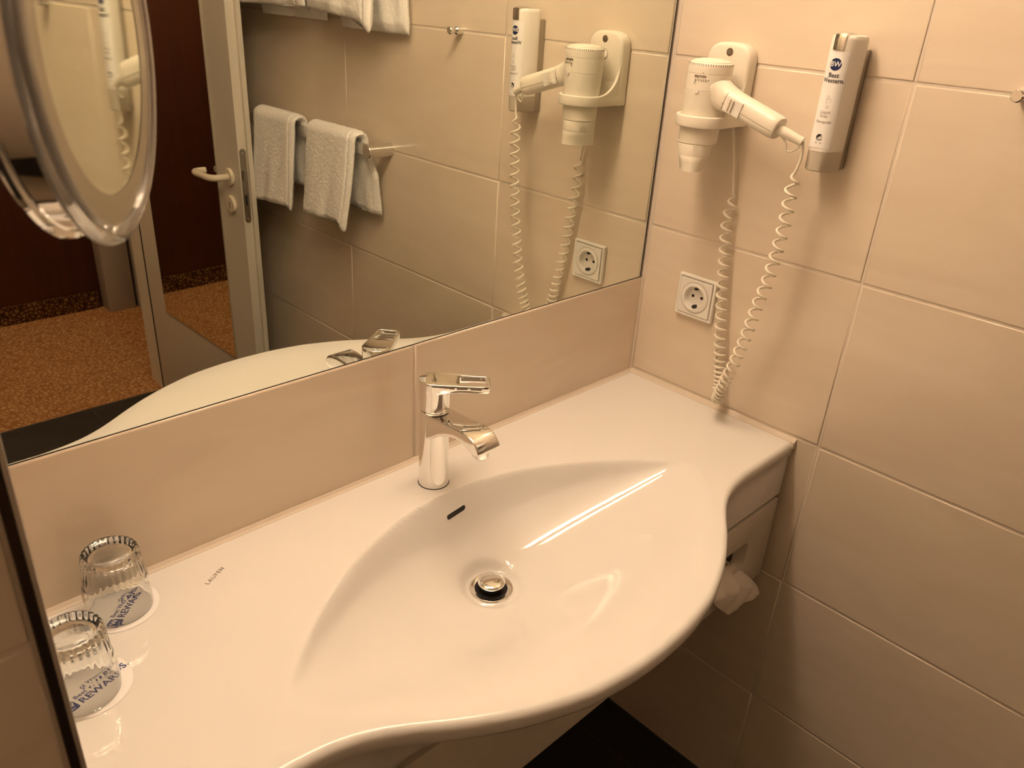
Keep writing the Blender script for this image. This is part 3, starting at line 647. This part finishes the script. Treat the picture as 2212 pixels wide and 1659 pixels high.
# coiled cord
def coil_cord():
    path = smooth_path([(-0.0722, -0.3045, 1.4075), (-0.0700, -0.3065, 1.385), (-0.0715, -0.302, 1.355), (-0.0705, -0.302, 1.327), (-0.069, -0.301, 1.268), (-0.069, -0.294, 1.189), (-0.070, -0.285, 1.139), (-0.070, -0.277, 1.086), (-0.069, -0.265, 1.030), (-0.066, -0.250, 0.978), (-0.058, -0.240, 0.946), (-0.044, -0.231, 0.934), (-0.030, -0.223, 0.942), (-0.0205, -0.214, 0.972), (-0.0185, -0.203, 1.020), (-0.0175, -0.189, 1.106), (-0.0175, -0.179, 1.181), (-0.0180, -0.172, 1.246), (-0.0140, -0.173, 1.282), (-0.0150, -0.166, 1.330), (-0.0180, -0.156, 1.385), (-0.0190, -0.150, 1.408)], 24)
    S = [0.0]
    for a_, b_ in zip(path, path[1:]): S.append(S[-1] + (b_ - a_).length)
    def at(s):
        lo = 0
        while lo < len(S) - 2 and S[lo + 1] < s: lo += 1
        t_ = (s - S[lo]) / max(S[lo + 1] - S[lo], 1e-9); return path[lo].lerp(path[lo + 1], min(max(t_, 0), 1)), lo
    fr = frames(path); out = []; phase = 2.0; s = 0.0; tot = S[-1]; zmin = min(p.z for p in path); sb = S[[p.z for p in path].index(zmin)]
    s1, s2 = 0.055, tot - 0.125
    while s < tot:
        p, i = at(s); T, N, B = fr[i]
        amp = 0.0088 * sstep(s1 - 0.012, s1 + 0.012, s) * (1 - sstep(s2 - 0.010, s2 + 0.014, s))
        d = abs(s - sb); pitch = pchip([0, 0.03, 0.05, 0.09, 0.125, 0.2, 0.5], [0.0060, 0.0075, 0.0095, 0.0145, 0.0175, 0.0200, 0.0225], d)
        amp = max(amp, 0.0)
        out.append(p + (N * math.cos(phase) - B * math.sin(phase)) * amp)
        ds = min(pitch / 18, 0.004) if amp > 0.0003 else 0.004
        phase += 2 * PI * ds / pitch if s1 - 0.012 < s < s2 + 0.014 else 0
        s += ds
    out.append(path[-1])
    for p in out: p.x = min(p.x, -0.0028)
    return tube(out, 0.0023, 8)
obj('coiled_cord', coil_cord(), CORD, dry)

# ------------------------------------------------------------------ soap dispenser
DY, BK, DA, DB = -0.3245, -0.0220, 0.0420, 0.0228
dis = thing('soap_dispenser', 'white pump bottle liquid soap dispenser in a grey wall bracket', 'soap dispenser', (0, DY, 1.366))
obj('wall_bracket', box(-0.0215, 0, DY - 0.0205, DY + 0.0195, 1.3665, 1.538, 0.0015), STEEL, dis)
def dsec(z, k=1.0, kk=1.0):
    out = []
    for i in range(33):
        a = PI * i / 32; c_, s_ = math.cos(a), math.sin(a)
        out.append(Vector((BK - DA * k * abs(s_) ** 0.78, DY + DB * kk * abs(c_) ** 0.78 * (1 if c_ >= 0 else -1), z)))
    out += [Vector((BK + 0.004, DY - DB * kk * 0.9, z)), Vector((BK + 0.004, DY + DB * kk * 0.9, z))]
    return out
obj('bottle', loft([dsec(1.3960), dsec(1.470), dsec(1.5495), dsec(1.5525, 0.985, 0.985), dsec(1.5548, 0.93, 0.94), dsec(1.5562, 0.7, 0.7)], ang=45), PLASTIC_W, dis)
obj('bottle_base', loft([dsec(1.3660, 0.93, 0.94), dsec(1.3680, 0.985, 0.985), dsec(1.3959)], ang=45), FROST, dis, label='translucent empty lower part')
# arc length mapping over the front ellipse
ARC = []; _p = None; _s = 0.0
for i in range(401):
    a = PI * i / 400; c_, s_ = math.cos(a), math.sin(a); q = Vector((BK - DA * abs(s_) ** 0.78, DY + DB * abs(c_) ** 0.78 * (1 if c_ >= 0 else -1)))
    if _p is not None: _s += (q - _p).length
    ARC.append((_s, q)); _p = q
def on_bottle(me, s0, z0, lift=0.0):
    mid = ARC[200][0]
    def f_(v):
        s = min(max(mid + s0 + v.x, ARC[1][0]), ARC[-2][0]); lo, hi = 0, 400
        while hi - lo > 1:
            m_ = (lo + hi) // 2
            if ARC[m_][0] < s: lo = m_
            else: hi = m_
        t_ = (s - ARC[lo][0]) / (ARC[hi][0] - ARC[lo][0]); p = ARC[lo][1].lerp(ARC[hi][1], t_); d = (ARC[hi][1] - ARC[lo][1]).normalized(); nn = Vector((d.y, -d.x))
        if nn.x > 0: nn = -nn
        p = p + nn * (lift + max(v.z, 0)); return (p.x, p.y, z0 + v.y)
    return xf(me, f_)
lw, lh = 0.0370, 0.1335
NV_ = 24; lv_ = [(lerp(-lw / 2, lw / 2, i / NV_), y, 0.0) for y in (-lh / 2, lh / 2) for i in range(NV_ + 1)]
lm = mesh(lv_, [(i, i + 1, NV_ + 2 + i, NV_ + 1 + i) for i in range(NV_)]); on_bottle(lm, 0, 1.4675, 0.00035)
lab = obj('label', lm, LABEL, dis)
def grid_disc(r):
    V = [(0, 0, 0)]; F = []; n = 40; rings = 4
    for j in range(1, rings + 1):
        for i in range(n): a = 2 * PI * i / n; V.append((r * j / rings * math.cos(a), r * j / rings * math.sin(a), 0))
    for i in range(n): F.append((0, 1 + i, 1 + (i + 1) % n))
    for j in range(rings - 1):
        for i in range(n): b = 1 + j * n; F.append((b + i, b + (i + 1) % n, b + n + (i + 1) % n, b + n + i))
    return mesh(V, F)
S0 = 0.0008
obj('logo_disc', on_bottle(grid_disc(0.0084), S0, 1.5170, 0.0005), BLUE, lab)
obj('logo_letters', on_bottle(text('BW', 0.0098, 0.0002, offset=0.00012), S0, 1.5172, 0.0006), LABEL, lab)
obj('brand_print', on_bottle(text('Best', 0.0088, 0.0001, offset=0.00014), S0 + 0.0004, 1.5022, 0.0005), INK, lab)
obj('brand_print', on_bottle(text('Western.', 0.0086, 0.0001, offset=0.00014), S0 + 0.0008, 1.4950, 0.0005), INK, lab)
hand = [[(-0.0022, 0.0), (-0.0022, 0.0090), (-0.0012, 0.0105), (0.0006, 0.0105), (0.0012, 0.0090), (0.0020, 0.0070), (0.0038, 0.0050), (0.0042, 0.0030), (0.0030, 0.0012)], [(-0.0022, 0.0), (-0.0012, -0.0010), (-0.0004, 0.0)], [(0.0, 0.0072), (0.0, 0.0040)], [(-0.0010, 0.0055), (0.0012, 0.0055)], [(-0.0005, -0.0032), (0.0036, -0.0030)], [(-0.0010, -0.0050), (0.0040, -0.0048)], [(-0.0020, -0.0064), (0.0030, -0.0066)]]
hm = join(*[tube([Vector((x, y, 0)) for x, y in pl_], 0.00020, 5) for pl_ in hand]); obj('hand_icon', on_bottle(hm, S0 + 0.0005, 1.4640, 0.0004), INK_G, lab)
obj('small_print', on_bottle(text('Liquid', 0.0062, 0.0001), S0, 1.4515, 0.0005), INK_G, lab)
obj('small_print', on_bottle(text('Soap', 0.0062, 0.0001), S0 - 0.001, 1.4462, 0.0005), INK_G, lab)
obj('small_print', on_bottle(text('Flüssigseife', 0.0052, 0.0001), S0, 1.4380, 0.0005), INK_G, lab)
obj('swan_disc', on_bottle(plate([circle(0.0048, 30, a0=PI * 0.28, a1=PI * 1.15)], 0.0001), S0 - 0.0004, 1.4160, 0.0005), INK, lab)
obj('swan_stripes', on_bottle(join(*[box(-0.0046 + 0.0004 * k * k, 0.0046 - 0.0004 * k * k, -0.0023 - 0.0010 * k, -0.0017 - 0.0010 * k, 0, 0.0001) for k in range(3)]), S0 - 0.0004, 1.4160, 0.0005), INK, lab)
obj('swan_wing', on_bottle(join(*[box(-0.0004 + 0.0008 * k, 0.0044 - 0.0002 * k, 0.0000 + 0.0011 * k, 0.0005 + 0.0011 * k, 0, 0.0001) for k in range(3)]), S0 - 0.0002, 1.4160, 0.0005), INK_G, lab)
obj('swan_caption', on_bottle(box(-0.0046, 0.0046, -0.0005, 0.0005, 0, 0.0001), S0 - 0.0006, 1.4080, 0.0005), INK_G, lab)
pc = []
for hw, pts in ((0.0078, [(-0.0650, 1.5360), (-0.0655, 1.5400), (-0.0655, 1.5530), (-0.0645, 1.5565), (-0.0600, 1.5585), (-0.0500, 1.5595), (-0.0400, 1.5585), (-0.0300, 1.5565)]),):
    inn = [(-0.0580, 1.5360), (-0.0580, 1.5400), (-0.0580, 1.5500), (-0.0580, 1.5510), (-0.0560, 1.5520), (-0.0480, 1.5520), (-0.0400, 1.5520), (-0.0300, 1.5520)]
    secs = [[Vector((p[0], DY - hw, p[1])), Vector((p[0] - 0.0008, DY - hw * 0.5, p[1] + 0.0002)), Vector((p[0] - 0.0010, DY, p[1] + 0.0003)), Vector((p[0] - 0.0008, DY + hw * 0.5, p[1] + 0.0002)), Vector((p[0], DY + hw, p[1])), Vector((q[0], DY + hw, q[1])), Vector((q[0], DY - hw, q[1]))] for p, q in zip(pts, inn)]
    pc.append(loft(secs, ang=40))
obj('pump_lever', pc[0], CHROME_SOFT, dis, label='chrome press lever')

# ------------------------------------------------------------------ power socket
SY, SZZ = -0.129, 1.092
sk = thing('power_socket', 'square white wall power socket below the hair dryer', 'socket', (0, SY, SZZ))
def wallp(me, y=SY, z=SZZ, x=0.0): return xf(me, lambda v: (x - v.z, y - v.x, z + v.y))
obj('frame', wallp(plate([rrect(0.081, 0.081, 0.003), rrect(0.0690, 0.0690, 0.0008)], 0.0105, 0.0028)), SOCKET, sk)
obj('frame_gap', wallp(plate([rrect(0.0692, 0.0692, 0.0006), circle(0.0214, 48)], 0.0078)), INK_B, sk)
obj('cover', wallp(plate([rrect(0.0672, 0.0672, 0.001), circle(0.0215, 48)], 0.0115, 0.0006)), SOCKET, sk)
obj('collar_ring', lathe([(0.0285, 0.0112), (0.0285, 0.0122), (0.0262, 0.0136), (0.0225, 0.0138), (0.0212, 0.0128), (0.0208, 0.0035), (0.0198, 0.0018), (0.0, 0.0016)], (0, SY, SZZ), 56, (-1, 0, 0)), SOCKET, sk)
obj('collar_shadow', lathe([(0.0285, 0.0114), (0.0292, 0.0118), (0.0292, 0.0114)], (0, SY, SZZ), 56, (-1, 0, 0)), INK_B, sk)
for dy in (-0.0095, 0.0095): obj('pin_hole', lathe([(0, 0.0018), (0.0029, 0.0018), (0.0029, 0.0022), (0, 0.0022)], (0, SY + dy, SZZ), 16, (-1, 0, 0)), BLACK, sk)
for dz in (-0.0172, 0.0172): obj('earth_clip', box(-0.0125, -0.0020, SY - 0.0028, SY + 0.0028, SZZ + dz - 0.0020, SZZ + dz + 0.0020, 0.0005, 1), GASKET, sk)

# ------------------------------------------------------------------ robe hook
hk = thing('wall_hook', 'small chrome knob hook on the right tiled wall', 'hook', (0, -0.5590, 1.5010))
obj('knob', lathe([(0, 0.036), (0.0065, 0.036), (0.0080, 0.0345), (0.0080, 0.0300), (0.0060, 0.0265), (0.0048, 0.0225), (0.0060, 0.0190), (0.0085, 0.0165), (0.0085, 0.0), (0, 0)], (0, -0.5590, 1.5010), 32, (-1, 0, 0)), CHROME, hk)

# ------------------------------------------------------------------ towel rails and towels
def rail(y0, y1, z, label):
    r = thing('towel_rail', label, 'towel rail', (0, (y0 + y1) / 2, z), group='chrome towel rails on the right wall')
    obj('bar', box(-0.060, -0.053, y1 - 0.010, y0 + 0.010, z - 0.0150, z + 0.0150, 0.0025), CHROME, r)
    for y in (y0, y1):
        sec = lambda x: [Vector((x, y + 0.0172 * math.cos(a), z + 0.0172 * math.sin(a))) for a in [2 * PI * k / 32 for k in range(32)]]
        obj('bracket', loft([sec(0.0), sec(-0.072), [Vector((-0.0735, y + 0.0160 * math.cos(a), z + 0.0160 * math.sin(a))) for a in [2 * PI * k / 32 for k in range(32)]]], ang=30), CHROME_SOFT, r)
    return r
rail(-0.826, -1.412, 1.202, 'lower chrome towel rail carrying two small towels')
rail(-0.68, -1.43, 1.80, 'upper chrome towel rail carrying the larger towels')
def towel(ya, yb, zr, zf_a, zf_b, zb_, label, thick=0.017, flare=0.018, ext=0.0, seed=1, skew=0.0, tip=0.0, back_shift=0.0):
    """ya: far edge, yb: near edge; zf_a/zf_b front hem heights at both edges; zb_: back hem"""
    rnd = random.Random(seed); ph = [rnd.uniform(0, 6.28) for _ in range(8)]
    NW, NS = 150, 170; rows_ = []
    ring_n = None
    top = zr + 0.0165 + thick / 2
    for j in range(NS + 1):
        s = j / NS; row = []
        ring = []
        for i in range(NW):      # closed section around the folded pad: first half outer, second half inner
            half = i < NW // 2; u = (i / (NW // 2 - 1)) if half else 1 - ((i - NW // 2) / (NW // 2 - 1))
            side = 1 if half else -1
            ends = min(u, 1 - u); th = thick / 2 * min(1.0, math.sqrt(max(ends, 0) / 0.06)) if ends < 0.06 else thick / 2
            y = lerp(ya, yb, u)
            zf = lerp(zf_a, zf_b, u) - tip * sstep(0.75, 0.98, u) * (1 - 0.3 * sstep(0.98, 1, u))
            front = top - thick / 2 - zf; back = top - thick / 2 - zb_; arc = PI * 0.020; Ltot = front + arc + back
            d = s * Ltot
            if d < front:
                k = 1 - d / front; z = zf + d; x = -0.0565 - 0.0200 - flare * k ** 1.3; nx, nz = -1, 0; y += skew * k; dr = k
            elif d < front + arc:
                a = (d - front) / arc * PI; x = -0.0565 - 0.0200 * math.cos(a); z = top - thick / 2 + 0.0200 * math.sin(a) * 0.9; nx, nz = -math.cos(a), math.sin(a); dr = 0
            else:
                k = (d - front - arc) / back; z = top - thick / 2 - (d - front - arc); x = -0.0365 + 0.014 * k; nx, nz = 1, 0; y += back_shift * sstep(0, 0.5, k); dr = k
            wob = 0.0030 * math.sin(u * 11 + ph[0] + d * 9) * dr + 0.0022 * math.sin(u * 23 + ph[1] - d * 14) * dr
            fz = rnd.uniform(-0.0008, 0.0008)
            hem = 1.0
            if s < 0.03: hem = math.sqrt(max(s / 0.03, 0.02))
            if s > 0.97: hem = math.sqrt(max((1 - s) / 0.03, 0.02))
            groove = -0.0045 * math.exp(-((u - 0.905) / 0.012) ** 2) if half else 0.0
            o_ = side * (th * hem) + groove * hem + wob + fz
            px_ = x + nx * o_; pz_ = z + nz * o_
            row.append(Vector((min(px_, -0.003), y + rnd.uniform(-0.0008, 0.0008), pz_ + rnd.uniform(-0.0008, 0.0008))))
        rows_.append(row)
    me = loft(rows_, ang=80)
    return obj('towel', me, TERRY, label=label, category='towel', group='white towels on the chrome rails')
towel(-1.392, -1.165, 1.202, 0.970, 0.990, 1.035, 'small white folded towel on the lower rail, nearer the door', seed=3, skew=-0.012, tip=0.012, back_shift=0.03)
towel(-1.098, -0.872, 1.202, 0.988, 1.004, 1.030, 'small white folded towel on the lower rail, farther from the door', seed=5, skew=-0.022, tip=0.022, back_shift=0.035)
towel(-1.400, -1.060, 1.80, 1.515, 1.520, 1.490, 'large white towel on the upper rail, nearer the door', seed=8, thick=0.024, flare=0.012)
towel(-1.045, -0.770, 1.80, 1.520, 1.500, 1.480, 'large white towel on the upper rail, farther from the door', seed=11, thick=0.026, flare=0.012, tip=0.022, back_shift=0.05)

# ------------------------------------------------------------------ round magnifying mirror
MC = Vector((-1.099, -0.433, 1.551)); MN = Vector((math.cos(math.radians(-35.05)), math.sin(math.radians(-35.05)), 0.0))
mg = thing('magnifying_mirror', 'round chrome magnifying mirror with clear rim on a wall arm', 'mirror', tuple(MC))
obj('housing', lathe([(0, -0.024), (0.085, -0.024), (0.0945, -0.0235), (0.0970, -0.0210), (0.0965, -0.0185), (0.0935, -0.0175), (0.0935, -0.0045), (0.0935, -0.002)], MC, 128, MN, ang=30), CHROME, mg)
obj('clear_rim', lathe([(0.0900, -0.0040), (0.0985, -0.0042), (0.1000, -0.0025), (0.1000, 0.0000), (0.0985, 0.0018), (0.0925, 0.0030), (0.0900, 0.0022), (0.0900, -0.0040)], MC, 128, MN, ang=50), ACRYL, mg)
obj('satin_ring', lathe([(0.0745, 0.0000), (0.0760, 0.0002), (0.0905, 0.0006), (0.0915, -0.0030)], MC, 128, MN, ang=60), FROST_RING, mg)
RC = 0.95
disc = [(0.0746 * k / 16, ((0.0746 * k / 16) ** 2) / (2 * RC) - 0.0032) for k in range(17)]
obj('mirror_glass', lathe(disc, MC, 128, MN, ang=80), SILVER, mg)
B0 = MC - MN * 0.024; B1 = Vector((-1.18, B0.y + 0.02, MC.z - 0.02))
obj('arm', tube(smooth_path([B0 + MN * 0.004, B0 - MN * 0.012, lerp(B0 - MN * 0.012, B1, 0.6), B1 + Vector((0.006, 0, 0))], 6), 0.006, 14), CHROME, mg)
obj('wall_plate', lathe([(0, 0), (0.022, 0), (0.022, 0.006), (0.020, 0.009), (0, 0.009)], B1, 32, (1, 0, 0)), CHROME, mg)
